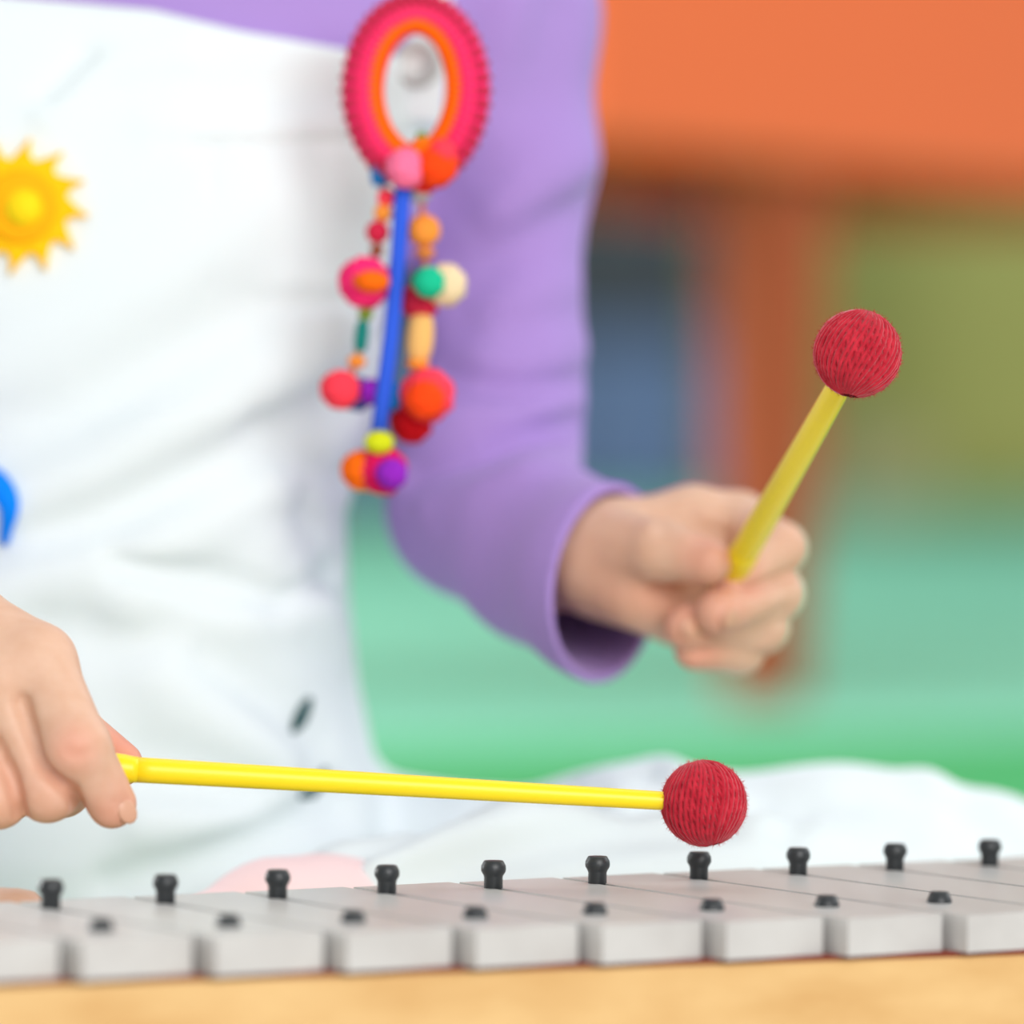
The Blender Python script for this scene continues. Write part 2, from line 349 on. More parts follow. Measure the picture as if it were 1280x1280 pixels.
mallet('raised yellow mallet with red yarn head pointing up from a fist', P(1072, 442, 1.625), P(932, 688, 1.748), 0.0136, 0.055, 0.0038, 0.0047, 0.2, 0.08)

# ------------------------------------------------------------------ the child
child = thing('person', P(130, 1100, 1.93) * 1.0, 'seated child in white overalls and lavender long sleeved shirt holding two mallets', 'person')
child.location.z = 0.004
def c3(px, py, d): return nparr(P(px, py, d))
def ch(*q): return [(c3(a, b, d), r) for a, b, d, r in q]
# --- hands (pixel x, pixel y, distance, radius)
RP = [ch((690, 692, 1.812, 0.0185), (760, 690, 1.80, 0.0175), (865, 655, 1.808, 0.0125), (925, 655, 1.812, 0.0108)),
      ch((760, 695, 1.80, 0.0175), (940, 705, 1.818, 0.0115)), ch((760, 700, 1.80, 0.0175), (932, 755, 1.818, 0.0110)),
      ch((750, 710, 1.80, 0.0165), (905, 795, 1.815, 0.0100)), ch((745, 705, 1.79, 0.016), (800, 735, 1.782, 0.013), (850, 765, 1.79, 0.012))]
RFI = [ch((922, 655, 1.81, 0.0106), (975, 685, 1.783, 0.0088), (918, 728, 1.766, 0.0076)),
       ch((940, 708, 1.815, 0.0108), (970, 742, 1.782, 0.0092), (898, 765, 1.758, 0.0080)),
       ch((932, 755, 1.815, 0.0105), (952, 783, 1.783, 0.0090), (858, 784, 1.766, 0.0078)),
       ch((905, 795, 1.812, 0.0098), (925, 812, 1.786, 0.0082), (868, 812, 1.772, 0.0070)),
       ch((755, 690, 1.79, 0.016), (826, 688, 1.764, 0.0104), (886, 702, 1.753, 0.0078))]
LP_ = [ch((-150, 745, 1.63, 0.019), (-60, 780, 1.615, 0.0150), (46, 828, 1.60, 0.0118)), ch((-150, 755, 1.63, 0.019), (5, 850, 1.597, 0.0118)),
       ch((-150, 765, 1.63, 0.019), (-36, 872, 1.602, 0.0112)), ch((-150, 780, 1.63, 0.018), (-74, 890, 1.61, 0.0100)), ch((-140, 790, 1.645, 0.018), (-20, 880, 1.632, 0.014), (40, 880, 1.625, 0.010))]
LFI = [ch((46, 830, 1.60, 0.0116), (95, 934, 1.585, 0.0103), (140, 1005, 1.592, 0.0076)),
       ch((-2, 854, 1.599, 0.0110), (59, 987, 1.590, 0.0096), (78, 985, 1.606, 0.0086), (60, 955, 1.622, 0.0076)),
       ch((-40, 874, 1.602, 0.0110), (-4, 995, 1.592, 0.0097), (8, 992, 1.610, 0.0084), (-8, 960, 1.624, 0.0074)),
       ch((-78, 892, 1.61, 0.0098), (-64, 985, 1.602, 0.0085), (-58, 982, 1.617, 0.0074), (-70, 955, 1.628, 0.0066)),
       ch((-60, 870, 1.64, 0.0135), (75, 905, 1.634, 0.0100), (150, 955, 1.6215, 0.0072))]
def hand(palm, fing, tailpts):
    def f(X):
        d = chain(X, tailpts)
        for q in palm: d = smin(d, chain(X, q, 0.006), 0.006)
        g = None
        for q in fing:
            e = chain(X, q, 0.003); g = e if g is None else smin(g, e, 0.0008)
        return smin(d, g, 0.0045)
    return f
RW = ch((590, 640, 1.885, 0.022), (700, 692, 1.812, 0.0182)); LW = ch((-350, 692, 1.778, 0.0175), (-150, 755, 1.63, 0.0185))
fR0 = hand(RP, RFI, RW); fL0 = hand(LP_, LFI, LW)
def creased(f, lines):
    cr = []
    def snap(x, y):                      # slide sideways into the valley between two fingers
        xs = np.arange(x - 20, x + 21, 2.0); dd = np.array([hit(f, v, y) or 1.8 for v in np.arange(x - 32, x + 33, 2.0)])
        sc_ = [dd[6 + k] - 0.5 * (dd[k] + dd[12 + k]) for k in range(len(xs))]; return xs[int(np.argmax(sc_))]
    for pts, w_, h in lines:
        if h > 0.0033: pts = [(snap(x, y), y) for x, y in pts]
        q = [(x, y, hit(f, x, y)) for x, y in pts]; cr.append(([c3(x, y, d) for x, y, d in q if d], w_, h))
    cr = [c for c in cr if len(c[0]) > 1]
    return lambda X: f(X) + sum(h * np.exp(-(segd(X, pts) / w_) ** 2) for pts, w_, h in cr)
fL = creased(fL0, [([(46, 880), (50, 895), (57, 922), (71, 956), (89, 985), (104, 1004)], 0.0026, 0.0038), ([(-8, 930), (8, 968), (24, 996), (40, 1014)], 0.0024, 0.0034), ([(84, 938), (96, 946), (112, 940)], 0.0016, 0.0007),
                   ([(140, 1002), (152, 1006), (160, 1000)], 0.0012, 0.0005)])
fR = creased(fR0, [([(825, 735), (850, 740), (880, 735)], 0.004, 0.0030), ([(930, 740), (965, 728), (992, 718)], 0.002, 0.0022), ([(880, 795), (930, 786), (980, 762)], 0.002, 0.0018), ([(872, 816), (930, 806), (960, 796)], 0.002, 0.0014),
                   ([(866, 645), (874, 658), (900, 668)], 0.003, 0.0022), ([(824, 652), (830, 662)], 0.003, 0.0014), ([(870, 672), (895, 676)], 0.0022, 0.0016)])
# --- torso profile: image row -> right outline; the torso is symmetric about CX
TD = 1.895; CX = 118
rows = np.array([-150, -60, 10, 60, 165, 250, 400, 560, 640, 750, 850, 950, 1050, 1150])
edge = np.array([340, 470, 545, 548, 535, 520, 490, 436, 412, 418, 430, 452, 480, 490])
zr = np.array([P(CX, r, TD).z for r in rows]); xr = (edge - CX) / F * TD
bd = np.array([0.055, 0.068, 0.078, 0.083, 0.088, 0.090, 0.092, 0.094, 0.096, 0.098, 0.10, 0.105, 0.11, 0.11])
o_ = np.argsort(zr); zr, xr, bd = zr[o_], xr[o_], bd[o_]; CXw = P(CX, 500, TD).x; CYw = P(CX, 500, TD).y
def torso(X, grow=0.0):
    a = np.interp(X[:, 2], zr, xr) + grow; b = np.interp(X[:, 2], zr, bd) + grow
    qx = np.abs(X[:, 0] - CXw) / a; qy = np.abs(X[:, 1] - CYw) / b
    k = (qx ** 2.5 + qy ** 2.5) ** (1 / 2.5)
    d = (k - 1) * np.minimum(a, b)
    return smax(d, np.maximum(X[:, 2] - zr[-1], 0.03 - X[:, 2]), 0.03)
ARM_L = ch((560, -40, 1.90, 0.036), (628, 20, 1.895, 0.034), (640, 200, 1.895, 0.0295), (630, 400, 1.895, 0.0262), (629, 490, 1.893, 0.0275), (612, 575, 1.888, 0.0315), (590, 638, 1.885, 0.0286))
FORE_L = ch((590, 638, 1.885, 0.0286), (680, 692, 1.84, 0.0312), (765, 730, 1.797, 0.0335), (812, 752, 1.774, 0.0345))
ARM_R = ch((-330, -40, 1.90, 0.036), (-395, 60, 1.895, 0.034), (-430, 400, 1.885, 0.028), (-440, 660, 1.86, 0.028))
FORE_R = ch((-440, 660, 1.86, 0.028), (-330, 700, 1.76, 0.027), (-230, 730, 1.69, 0.027))
LEG_L = ch((330, 1105, 1.93, 0.054), (560, 1165, 1.90, 0.048), (800, 1139, 1.868, 0.0485), (1050, 1134, 1.86, 0.0465), (1215, 1144, 1.86, 0.0455))
SHIN_L = ch((1205, 1150, 1.853, 0.040), (900, 1160, 1.80, 0.0385), (640, 1160, 1.762, 0.0365), (455, 1172, 1.745, 0.0335))
LEG_R = ch((-100, 1100, 1.93, 0.056), (-600, 1140, 1.88, 0.049), (-930, 1130, 1.84, 0.045))
SHIN_R = ch((-920, 1150, 1.83, 0.040), (-500, 1180, 1.75, 0.036), (-130, 1190, 1.70, 0.032))
FOOT_L = ch((470, 1172, 1.745, 0.024), (400, 1168, 1.728, 0.023), (340, 1170, 1.716, 0.022), (275, 1178, 1.705, 0.015))
FOOT_R = ch((-130, 1190, 1.70, 0.022), (-60, 1180, 1.675, 0.020), (20, 1166, 1.66, 0.0145))
HZ = zr[-1] + 0.115; HC = (CXw, CYw - 0.02, HZ)
def bodyf(X):
    d = torso(X, -0.012)
    for q in (ARM_L, ARM_R): d = smin(d, chain(X, [(p, r - 0.009) for p, r in q]), 0.02)
    for q in (LEG_L, SHIN_L, LEG_R, SHIN_R): d = smin(d, chain(X, [(p, r - 0.009) for p, r in q]), 0.01)
    d = smin(d, chain(X, [(p, r) for p, r in RW]), 0.01); d = smin(d, chain(X, LW), 0.01)
    d = smin(d, chain(X, FOOT_L), 0.01); d = smin(d, chain(X, FOOT_R), 0.01)
    d = smin(d, cone(X, (CXw, CYw, zr[-1] - 0.04), (CXw, CYw - 0.005, HZ - 0.04), 0.036, 0.034), 0.02)
    hd = smin(ellip(X, HC, (0.070, 0.082, 0.090)), ellip(X, (HC[0], HC[1] - 0.022, HC[2] - 0.045), (0.050, 0.055, 0.050)), 0.03)
    hd = smin(hd, cone(X, (HC[0], HC[1] - 0.080, HC[2] + 0.002), (HC[0], HC[1] - 0.092, HC[2] - 0.024), 0.006, 0.009), 0.012)
    for s in (-1, 1):
        hd = smin(hd, ellip(X, (HC[0] + s * 0.072, HC[1] + 0.008, HC[2] - 0.012), (0.008, 0.018, 0.026)), 0.006)
        hd = smax(hd, -ellip(X, (HC[0] + s * 0.028, HC[1] - 0.086, HC[2] + 0.004), (0.014, 0.012, 0.010)), 0.008)
    hd = smin(hd, ellip(X, (HC[0], HC[1] - 0.074, HC[2] - 0.052), (0.020, 0.008, 0.007)), 0.004)
    return smax(smin(d, hd, 0.015), 0.0065 - X[:, 2], 0.003)
def bounds(ps, m):
    A = np.array(ps); return A.min(0) - m, A.max(0) + m
def allpts(*chs): return [p for c_ in chs for p, r in c_]
Vs = []; Qs = []; n0 = 0
for f, ps, vz, m in ((bodyf, allpts(ARM_L, ARM_R, LEG_L, LEG_R, SHIN_R, FOOT_R) + [np.array([CXw, CYw + 0.11, HZ + 0.1])], 0.004, 0.06), (fR, allpts(*RP, *RFI, RW), 0.0011, 0.03), (fL, allpts(*LP_, *LFI, ch((-260, 720, 1.7, 0.02))), 0.0011, 0.03)):
    V, Q = polygonise(f, *bounds(ps, m), vz); Vs.append(V); Qs.append(Q + n0); n0 += len(V)
V = np.concatenate(Vs); Q = np.concatenate(Qs); mi = np.zeros(len(Q), int)
def blob(c, q, r):      # small fingernail plate or eye: quads of a UV ellipsoid
    v = []; f = []; n, m = 12, 8
    for i in range(m + 1):
        for j in range(n):
            th = math.pi * i / m; ph = 2 * math.pi * j / n
            v.append(Vector(c) + q @ Vector((r[0] * math.sin(th) * math.cos(ph), r[1] * math.sin(th) * math.sin(ph), r[2] * math.cos(th))))
    for i in range(m):
        for j in range(n): f.append((i * n + j, i * n + (j + 1) % n, (i + 1) * n + (j + 1) % n, (i + 1) * n + j))
    return np.array([tuple(x) for x in v]), np.array(f)
def frame_of(along, normal):
    z = Vector(normal).normalized(); y = (Vector(along) - z * Vector(along).dot(z)).normalized(); x = y.cross(z); return Matrix((x, y, z)).transposed()
nails = []
def nail(tip, prev, rad, normal, w=0.0038):
    ax = (Vector(tip) - Vector(prev)).normalized(); nn = Vector(normal); nn = (nn - ax * nn.dot(ax)).normalized()
    nails.append(blob(Vector(tip) + nn * (rad - 0.0007) + ax * 0.0025, frame_of(ax, nn), (w, 0.0042, 0.0010)))
R3 = -fwd
nail(RFI[1][-1][0], RFI[1][-2][0], 0.0080, R3 + UP * -0.3); nail(RFI[2][-1][0], RFI[2][-2][0], 0.0078, R3); pass
nail(LFI[0][-1][0], LFI[0][-2][0], 0.0076, R3 * 0.75 + RT * 0.5, 0.0032)
eyes = [blob((HC[0] + s * 0.028, HC[1] - 0.066, HC[2] + 0.004), Matrix.Identity(3), (0.0115, 0.0115, 0.0115)) for s in (-1, 1)]
for lst, k in ((nails, 1), (eyes, 2)):
    for v, f in lst: Q = np.concatenate([Q, f + len(V)]); V = np.concatenate([V, v]); mi = np.concatenate([mi, np.full(len(f), k)])
body = npmesh('body', V, Q, [MT['skin'], MT['nail'], MT['eye']], child, mi)
fl = np.zeros(len(V))
for p, r, s in [(LFI[0][1][0] + nparr(R3) * 0.008, 0.007, 0.55), (LFI[0][-1][0], 0.010, 0.7), (LFI[1][1][0], 0.012, 0.4), (LFI[2][1][0], 0.012, 0.4), (LFI[4][-1][0], 0.016, 0.8)] + \
        [(q[-1][0], 0.010, 0.75) for q in RFI] + [(RFI[0][1][0], 0.010, 0.25), (c3(790, 740, 1.77), 0.02, 0.3)] + [(FOOT_L[2][0], 0.05, 0.6), (nparr((HC[0] - 0.008, HC[1] - 0.082, HC[2] - 0.052)), 0.010, 1.0), (nparr((HC[0] + 0.008, HC[1] - 0.082, HC[2] - 0.052)), 0.010, 1.0)]:
    fl = np.maximum(fl, s * np.exp(-(np.linalg.norm(V - p, axis=1) / r) ** 2))
at = body.data.attributes.new('flush', 'FLOAT', 'POINT'); at.data.foreach_set('value', fl.astype(np.float32))
# --- hair
def hairf(X):
    d = ellip(X, (HC[0], HC[1] + 0.010, HC[2] + 0.012), (0.078, 0.085, 0.092))
    cut = -ellip(X, (HC[0], HC[1] - 0.10, HC[2] - 0.035), (0.062, 0.075, 0.085))
    d = smax(d, cut, 0.01)
    for s in (-1, 1): d = smin(d, cone(X, (HC[0] + s * 0.07, HC[1] + 0.03, HC[2] - 0.03), (HC[0] + s * 0.085, HC[1] + 0.04, HC[2] - 0.14), 0.016, 0.008), 0.02)
    return d
hp = np.array(HC); npmesh('hair', *polygonise(hairf, hp - 0.18, hp + 0.14, 0.004), [MT['hair']], child)
# --- lavender shirt
CUFF = c3(762, 728, 1.798); NC = nparr((RT * 0.84 - UP * 0.075 - fwd * 0.53).normalized())
CUFR = FORE_R[-1][0]; NCR = FORE_R[-1][0] - FORE_R[-2][0]; NCR = NCR / np.linalg.norm(NCR)
def folds(X, lst):
    a = np.zeros(len(X), np.float32)
    for pts, w_, h in lst: a += h * np.exp(-(segd(X, pts) / w_) ** 2)
    return a
FS = 1.6
def fold(pts, w_, h, d, f=None):
    q = []
    for (x0_, y0_), (x1_, y1_) in zip(pts[:-1], pts[1:]):
        for k in range(4): q.append((x0_ + (x1_ - x0_) * k / 4, y0_ + (y1_ - y0_) * k / 4))
    q.append(pts[-1]); r = []
    for x, y in q[::2] + [q[-1]]:
        r.append(c3(x, y, (hit(f, x, y, 1.65) if f else None) or d))
    return r, w_, h * FS
sleevef = lambda X: smin(torso(X, -0.003), smin(chain(X, ARM_L, 0.01), chain(X, FORE_L, 0.006), 0.012), 0.022)
clothf = lambda X: smin(torso(X, 0.006), smin(chain(X, LEG_L, 0.02), chain(X, SHIN_L, 0.02), 0.006), 0.02)
SF = [fold(q, w_, h, 1.868, sleevef) for q, w_, h in (
    ([(550, 470), (640, 492), (725, 478)], 0.005, -0.0024), ([(560, 440), (650, 452), (725, 430)], 0.008, 0.0018),
    ([(520, 592), (600, 572), (720, 528)], 0.006, -0.0034), ([(530, 520), (620, 520), (725, 500)], 0.006, 0.0016), ([(540, 640), (650, 590), (740, 560)], 0.010, 0.0024),
    ([(570, 330), (660, 300), (735, 250)], 0.008, -0.0022), ([(580, 300), (660, 240), (735, 200)], 0.010, 0.0020),
    ([(600, 200), (660, 120), (690, 20)], 0.012, -0.003), ([(620, 150), (640, 90), (650, 0)], 0.012, 0.002), ([(600, 380), (660, 370), (720, 350)], 0.007, 0.0012),
    ([(560, 240), (600, 330), (560, 430)], 0.012, -0.003))]
def shirtf(X):
    arm = smin(chain(X, ARM_L, 0.01), chain(X, FORE_L, 0.006), 0.012)
    arm = smax(arm, (X - CUFF) @ NC, 0.0012)
    d = smin(torso(X, -0.003), arm, 0.022)
    armr = smax(smin(chain(X, ARM_R, 0.01), chain(X, FORE_R, 0.006), 0.012), (X - CUFR) @ NCR, 0.0012)
    d = smin(d, armr, 0.022)
    d = smax(d, 0.14 - X[:, 2], 0.01) if False else d
    d = d - folds(X, SF)
    d = smax(d, -chain(X, [(p, r - 0.0030) for p, r in FORE_L[1:]]), 0.001)
    d = smax(d, -chain(X, [(p, r - 0.0040) for p, r in FORE_R[1:]]), 0.001)
    d = smax(d, X[:, 2] - (zr[-1] + 0.012), 0.008)
    return smax(d, 0.10 - X[:, 2], 0.004)
npmesh('shirt', *polygonise(shirtf, *bounds(allpts(ARM_L, FORE_L, ARM_R, FORE_R) + [np.array([CXw, CYw + 0.11, 0.1])] + [np.array([CXw, CYw - 0.11, 0.1])], 0.045), 0.0017), [MT['purple']], child)
# --- white overalls
by = np.array([-400, 10, 60, 165, 250, 330, 420, 1200]); bx = np.array([560, 560, 562, 552, 505, 478, 470, 2000])
bz = np.array([P(0, r, 1.81).z for r in by])[::-1]; bxx = np.array([P(x, 500, 1.81).x for x in bx])[::-1]
ty = [(-700, 20), (-100, -15), (190, 12), (300, 38), (430, 58), (600, 66)]
tx = np.array([P(x, 0, 1.81).x for x, y in ty]); tz = np.array([P(x, y, 1.81).z for x, y in ty])
OF = [fold(q, w_, h, dd, clothf) for q, w_, h, dd in (
    ([(205, 182), (330, 180), (500, 172)], 0.0022, -0.0012, 1.80), ([(190, 160), (330, 165), (500, 158)], 0.006, 0.0009, 1.80), ([(266, 185), (262, 400)], 0.002, -0.0008, 1.80),
    ([(60, 140), (130, 80), (230, 70)], 0.006, 0.002, 1.80), ([(60, 120), (110, 70)], 0.005, -0.0018, 1.80), ([(270, 120), (400, 110)], 0.008, -0.0014, 1.80),
    ([(330, 380), (400, 378), (470, 376)], 0.004, -0.0018, 1.80), ([(110, 250), (220, 200)], 0.009, 0.0012, 1.80),
    ([(-30, 470), (160, 360), (330, 260)], 0.016, 0.0022, 1.80), ([(-40, 560), (100, 520), (300, 400)], 0.013, -0.0034, 1.80), ([(20, 640), (200, 540), (420, 420)], 0.013, 0.0036, 1.80),
    ([(-40, 690), (120, 650), (300, 570), (430, 500)], 0.011, -0.0040, 1.80), ([(-40, 740), (180, 690), (330, 610)], 0.012, 0.003, 1.80), ([(320, 545), (400, 590), (430, 600)], 0.007, -0.002, 1.81),
    ([(150, 708), (260, 725), (340, 752), (420, 720)], 0.006, -0.0038, 1.81), ([(160, 760), (300, 770), (400, 760)], 0.010, 0.0026, 1.81), ([(60, 790), (180, 800), (260, 750)], 0.011, -0.0026, 1.80),
    ([(260, 830), (320, 870), (400, 930)], 0.009, -0.0026, 1.81), ([(200, 850), (280, 900), (350, 960)], 0.012, 0.003, 1.80), ([(340, 690), (420, 800)], 0.010, 0.002, 1.81),
    ([(380, 640), (430, 760)], 0.008, -0.002, 1.82), ([(180, 960), (300, 990), (420, 1000)], 0.012, -0.004, 1.80),
    ([(140, 1105), (230, 1085), (330, 1045), (425, 1000)], 0.007, -0.004, 1.80), ([(180, 1030), (300, 1020), (380, 1000)], 0.008, 0.003, 1.80),
    # the trouser leg
    ([(420, 1080), (540, 1030), (700, 985), (800, 968)], 0.007, -0.0040, 1.81), ([(480, 1080), (620, 1030), (780, 1000)], 0.009, 0.003, 1.79), ([(520, 1095), (700, 1050), (900, 1030)], 0.008, -0.003, 1.77),
    ([(740, 975), (830, 958), (900, 956)], 0.008, 0.003, 1.83), ([(900, 1010), (1020, 1000), (1120, 1040)], 0.010, -0.003, 1.82), ([(980, 1040), (1000, 1010)], 0.006, -0.003, 1.81),
    ([(1080, 985), (1180, 1000), (1260, 1050)], 0.010, -0.003, 1.82), ([(1160, 975), (1220, 966)], 0.009, 0.003, 1.83), ([(640, 1010), (760, 980)], 0.008, 0.002, 1.83))]
def overallf(X):
    d = torso(X, 0.006)
    front = X[:, 1] - CYw
    top = np.interp(X[:, 0], tx, tz); side = np.interp(X[:, 2], bz, bxx)
    bib = smax(smax(d, X[:, 2] - top, 0.003), smax(np.abs(X[:, 0] - CXw) - (side - CXw), front + 0.01, 0.004), 0.003)
    low = smax(d, X[:, 2] - P(0, 520, 1.8).z, 0.004)
    d = smin(bib, low, 0.004)
    leg = smin(chain(X, LEG_L, 0.02), chain(X, SHIN_L, 0.02), 0.006)
    legr = smin(chain(X, LEG_R, 0.02), chain(X, SHIN_R, 0.02), 0.006)
    d = smin(d, leg, 0.009); d = smin(d, legr, 0.009)
    d = d - np.maximum(folds(X, OF), -0.0065)
    return smax(d, 0.0055 - X[:, 2], 0.003)
ov = npmesh('overalls', *polygonise(overallf, *bounds(allpts(LEG_L, SHIN_L, LEG_R, SHIN_R) + [np.array([CXw, CYw + 0.12, tz.max()]), np.array([CXw, CYw, 0.0])], 0.05), 0.0022), [MT['white']], child)
both = lambda X: np.minimum(overallf(X), shirtf(X))
sockf = lambda X: smax(chain(X, [(p, r + 0.0025) for p, r in FOOT_L], 0.006), 0.0055 - X[:, 2], 0.003)
npmesh('sock', *polygonise(sockf, *bounds(allpts(FOOT_L), 0.035), 0.0018), [MT['sock']], child)
# strap over the shoulder with its metal button
def strap(mirror):
    fx = lambda px: 2 * CX - px if mirror else px
    V = []; Fc = []; pts = []
    for k in range(13):
        t = k / 12; py = 150 - 180 * t; px = fx(517 + 14 * t)
        d = hit(both, px, py) or (pts[-1][2] if pts else 1.82); pts.append((px, py, d))
    rows_ = [(P(px, py, d - 0.0035), P(px, py, d + 0.002)) for px, py, d in pts]
    x0_ = rows_[-1][0].x; y0_ = rows_[-1][0].y; zs = np.linspace(0.30, 0.47, 240)
    for k in range(1, 9):                       # over the shoulder and down the back
        y = y0_ + (CYw + 0.055 - y0_) * k / 8; x = x0_ + (0.02 if mirror else -0.02) * k / 8
        v = shirtf(np.stack([np.full(240, x), np.full(240, y), zs], 1).astype(np.float32)); ins = np.where(v < 0)[0]
        if len(ins): z = zs[ins[-1]]; rows_.append((Vector((x, y, z + 0.0035)), Vector((x, y, z - 0.002))))
    for o_pt, i_pt in rows_:
        for p_, s_ in ((i_pt, -1), (i_pt, 1), (o_pt, 1), (o_pt, -1)): V.append(p_ + RT * (0.0102 * s_))
    n = len(rows_)
    for k in range(n - 1):
        for q in range(4): Fc.append((k * 4 + q, k * 4 + (q + 1) % 4, k * 4 + 4 + (q + 1) % 4, k * 4 + 4 + q))
    Fc += [(3, 2, 1, 0), tuple((n - 1) * 4 + q for q in range(4))]
    add('strap', V, Fc, MT['white'], ov, False)
    d = (hit(both, fx(522), 78) or 1.82) - 0.006
    q = R3.to_track_quat('Z', 'Y').to_matrix().to_4x4(); c = P(fx(522), 78, d)
    add('button', *xf(lathe([(0.0085, -0.002), (0.0088, 0), (0.0082, 0.0014), (0.0066, 0.0016), (0.006, 0.0008), (0.0005, 0.0012)], 28), Matrix.Translation(c) @ q), MT['steel'], ov)
strap(False); strap(True)
def patch(name, outline, m, thick, lift=0.0, dome=0.0, rings=5, parent=ov, centre=None):
    """appliqué following the cloth: outline in pixels around its centre"""
    cx, cy_ = centre or (sum(p[0] for p in outline) / len(outline), sum(p[1] for p in outline) / len(outline)); n = len(outline)
    d0 = hit(overallf, cx, cy_)
    def dep(x, y): return hit(overallf, x, y) or d0
    V = []; Fc = []
    for r in range(rings + 1):
        t = 1 - r / rings
        for x, y in outline:
            X, Y = cx + (x - cx) * t, cy_ + (y - cy_) * t
            V.append(P(X, Y, dep(X, Y) - lift - thick - dome * (1 - t * t)))
    for x, y in outline: V.append(P(x, y, dep(x, y) - lift + 0.002))
    b0 = (rings + 1) * n
    for r in range(rings):
        for k in range(n): Fc.append((r * n + k, r * n + (k + 1) % n, (r + 1) * n + (k + 1) % n, (r + 1) * n + k))
    for k in range(n): Fc.append((k, b0 + k, b0 + (k + 1) % n, (k + 1) % n))
    return add(name, V, Fc, m, parent)
def strip(name, pts, wd, m, thick=0.003):       # bent felt strip of varying width lying on the cloth
    V = []; Fc = []
    for k, (x, y) in enumerate(pts):
        a = pts[max(k - 1, 0)]; b = pts[min(k + 1, len(pts) - 1)]; tx_, ty_ = b[0] - a[0], b[1] - a[1]; l = math.hypot(tx_, ty_); nx, ny = -ty_ / l, tx_ / l
        for s, o in ((-1, -0.002), (-1, thick), (1, thick), (1, -0.002)):
            X, Y = x + nx * s * wd[k] / 2, y + ny * s * wd[k] / 2; V.append(P(X, Y, (hit(overallf, X, Y) or 1.8) - o))
    for k in range(len(pts) - 1):
        for j in range(4): Fc.append((k * 4 + j, k * 4 + (j + 1) % 4, k * 4 + 4 + (j + 1) % 4, k * 4 + 4 + j))
    e = (len(pts) - 1) * 4; Fc += [(3, 2, 1, 0), (e, e + 1, e + 2, e + 3)]
    return add(name, V, Fc, m, ov)
scx, scy = 25, 258; out = []
for k in range(12):
    for t, r, tw in ((0.02, 60, 0), (0.2, 65, 0.02), (0.36, 73, 0.05), (0.48, 86, 0.09), (0.54, 86, 0.09), (0.66, 73, 0.03), (0.82, 64, 0)):
        an = math.radians(-90 + 3 + (k + t - 0.5) * 30) + tw; out.append((scx + r * math.cos(an), scy + r * math.sin(an)))
patch('sun_patch', out, MT['sun'], 0.003, centre=(scx, scy))
circ = lambda cx, cy_, r, n=28: [(cx + r * math.cos(2 * math.pi * k / n), cy_ + r * math.sin(2 * math.pi * k / n)) for k in range(n)]
patch('sun_patch_rim', circ(scx, scy, 46), MT['sunrim'], 0.0015, 0.003, 0.0005)
patch('sun_patch_centre', circ(scx + 4, scy + 2, 24), MT['suncore'], 0.0015, 0.0045, 0.004)
arc = [(-36 + 48 * math.sin(a_), 642 - 50 * math.cos(a_)) for a_ in np.linspace(-1.75, 1.4, 16)] + [(11, 645), (8, 660), (6, 672), (5, 681)]
strip('blue_patch', arc, [34] * 13 + [32, 30, 26, 22, 17, 14, 10], MT['blue'])
strip('side_opening', [(388, 872), (382, 885), (374, 902), (366, 916)], [8, 16, 18, 6], MT['teal'], 0.001)
strip('side_opening', [(408, 960), (400, 978), (390, 990), (374, 996)], [6, 12, 16, 6], MT['teal'], 0.001)

# ------------------------------------------------------------------ pompom charm on the strap
charm = thing('pompom_charm', P(522, 230, 1.775), 'colourful crocheted hoop charm with dangling pompoms and beads on the overalls strap', 'charm')
DC = 1.772
def ring_pts(rx, ry, n, cx=520, cy_=114, dz=0.0, pinch=0.06):
    r = []
    for k in range(n):
        a_ = 2 * math.pi * k / n; s = math.sin(a_); c = math.cos(a_)
        w_ = 1 - pinch * max(0, -c) ** 1.5
        r.append(P(cx + rx * s * w_, cy_ - ry * c, DC - dz))
    return r
hoop = add('hoop', *tube(ring_pts(66, 97, 72), 0.0072, 14, closed=True), MT['c_pink'], charm)
add('inner_edging', *tube(ring_pts(50, 81, 72, 518, 110, 0.003), 0.0031, 10, closed=True), MT['c_vermilion'], hoop)
pa = []
A_, B_ = ring_pts(74, 105, 44, dz=0.0066), ring_pts(92, 124, 44, dz=0.0)
for k in range(44): pa.append(tube([A_[k], (A_[k] + B_[k]) / 2 - fwd * 0.0026, B_[k]], [0.0013, 0.0018, 0.0013], 6))
add('stitches', *join(pa), MT['c_garnet'], hoop)['kind'] = 'stuff'
pa = []
A_, B_ = ring_pts(42, 73, 60, 518, 110, dz=0.0052), ring_pts(58, 88, 60, 518, 110, dz=0.0066)
for k in range(60): pa.append(tube([A_[k], B_[k]], 0.0011, 6))
add('inner_stitches', *join(pa), MT['c_orange'], hoop)['kind'] = 'stuff'
pa = []
A_, B_ = ring_pts(58, 89, 58, dz=0.0066), ring_pts(75, 106, 58, dz=0.0064)
for k in range(58): pa.append(tube([A_[k], (A_[k] + B_[k]) / 2 - fwd * 0.0008, B_[k]], [0.0009, 0.0012, 0.0009], 6))
add('crochet_ridges', *join(pa), MT['c_hot'], hoop)['kind'] = 'stuff'
pv, pf = ico(1.0, 4); pv = [v * (0.9 + 0.16 * random.random()) for v in pv]
def pom(name, px, py, r, col, dz=0.0, sy_=1.0, parent=charm):
    c = P(px, py, DC - dz); s = r / F * DC
    return add(name, [c + Vector((v.x * s, v.y * s, v.z * s * sy_)) for v in pv], pf, MT['c_' + col], parent)
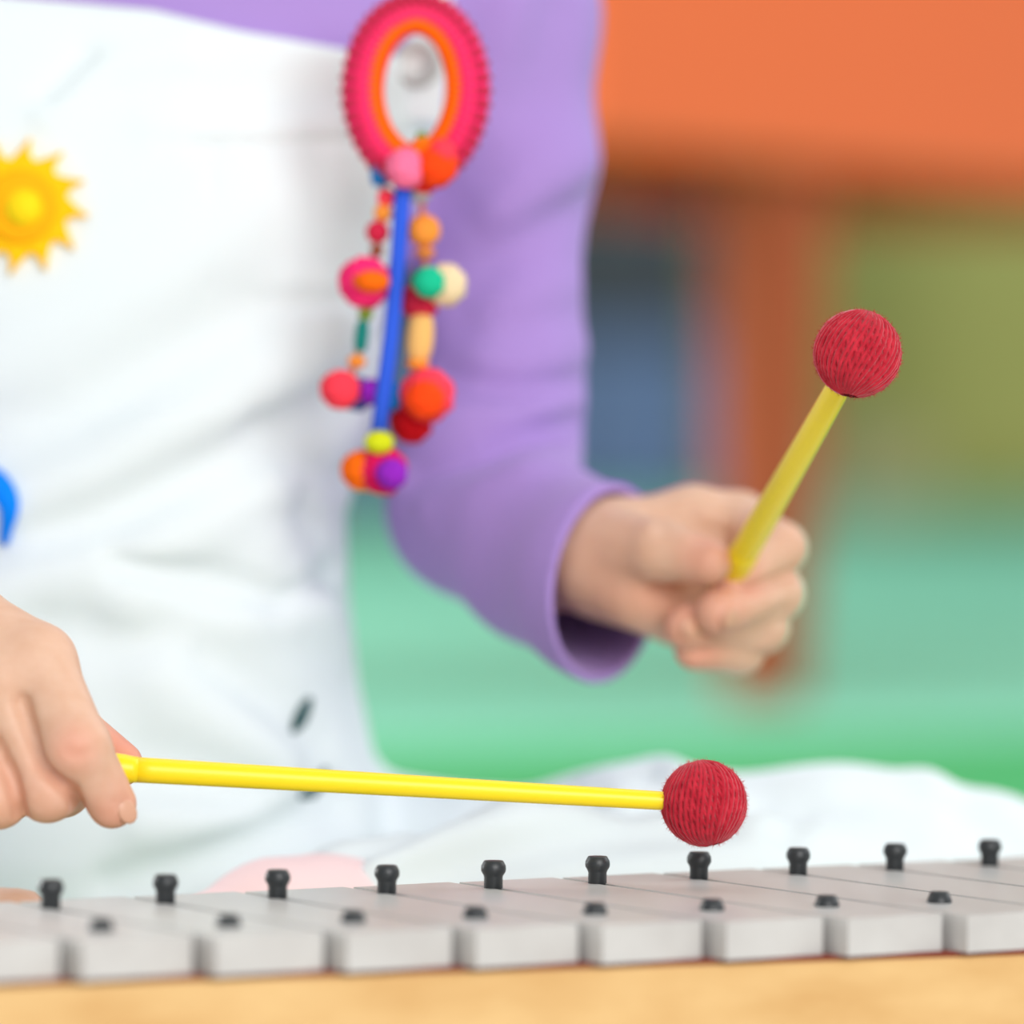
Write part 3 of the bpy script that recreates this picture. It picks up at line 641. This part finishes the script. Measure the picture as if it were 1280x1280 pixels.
def bead(px, py, r, col, hgt=None, dz=0.002, tilt=0.0):
    s = r / F * DC; h = (hgt or r) / F * DC; n = 7
    prof_ = [(max(0.0004, s * math.sin(math.pi * (0.06 + 0.88 * k / n)) ** (1.0 if not hgt or hgt <= r else 0.35)), -h * math.cos(math.pi * (0.06 + 0.88 * k / n))) for k in range(n + 1)]
    return add('bead', *xf(lathe(prof_, 18), Matrix.Translation(P(px, py, DC - dz)) @ Matrix.Rotation(tilt, 4, 'Y')), MT['c_' + col], charm)
def cord(pts, wpx, col, name='cord', dz=0.0):
    return add(name, *tube([P(x, y, DC - dz) for x, y in pts], wpx / 2 / F * DC, 10), MT['c_' + col], charm)
cord([(486, 200), (476, 225), (482, 255), (470, 310), (457, 355), (452, 420), (440, 470), (428, 490)], 7, 'tan', 'string')
cord([(528, 200), (527, 245), (530, 290), (532, 340), (525, 420), (522, 460), (528, 495)], 7, 'tan', 'string')
cord([(506, 215), (502, 260), (497, 330), (489, 420), (480, 490), (472, 550)], 21, 'blue', 'ribbon', 0.006)
pom('pompom', 508, 210, 26, 'rose', 0.012); pom('pompom', 545, 207, 27, 'vermilion', 0.012); pom('pompom', 528, 192, 20, 'orange', 0.010); pom('pompom', 553, 190, 17, 'coral', 0.014); pom('pompom', 530, 222, 20, 'red', 0.006); bead(527, 172, 8, 'leaf', dz=0.01)
bead(475, 218, 12, 'sky', 15); bead(483, 247, 12, 'coral'); bead(479, 266, 12, 'amber'); bead(472, 290, 15, 'crimson'); bead(471, 313, 9, 'brown')
p = pom('pompom', 456, 353, 33, 'pink', 0.004); pom('pompom_centre', 464, 352, 23, 'orange', 0.012, 0.62, p)
bead(457, 392, 10, 'leaf'); bead(452, 420, 9, 'teal', 20, tilt=0.1); bead(446, 452, 12, 'amber', 9)
pom('pompom', 446, 492, 22, 'navy', -0.004); pom('pompom', 425, 487, 25, 'coral', 0.006); pom('pompom', 464, 490, 17, 'violet', 0.0)
bead(524, 243, 15, 'grey', 11); bead(530, 288, 21, 'amber'); bead(531, 316, 13, 'tan', 9)
pom('pompom', 524, 378, 24, 'crimson', 0.0); pom('pompom', 556, 356, 27, 'cream', 0.004); pom('pompom', 536, 353, 20, 'green', 0.014)
bead(525, 422, 17, 'wood', 30, tilt=0.08); bead(522, 455, 15, 'amber', 9); pom('pompom', 514, 528, 27, 'darkred', 0.0)
p = pom('pompom', 534, 494, 34, 'coral', 0.006); pom('pompom_centre', 531, 500, 25, 'vermilion', 0.013, 1.0, p); bead(492, 496, 12, 'sky', 18)
bead(474, 553, 19, 'lime', 15, dz=0.012); pom('pompom', 452, 588, 26, 'orange', 0.004); p = pom('pompom', 478, 588, 31, 'magenta', 0.006); pom('pompom_centre', 489, 592, 20, 'violet', 0.014, 1.0, p)
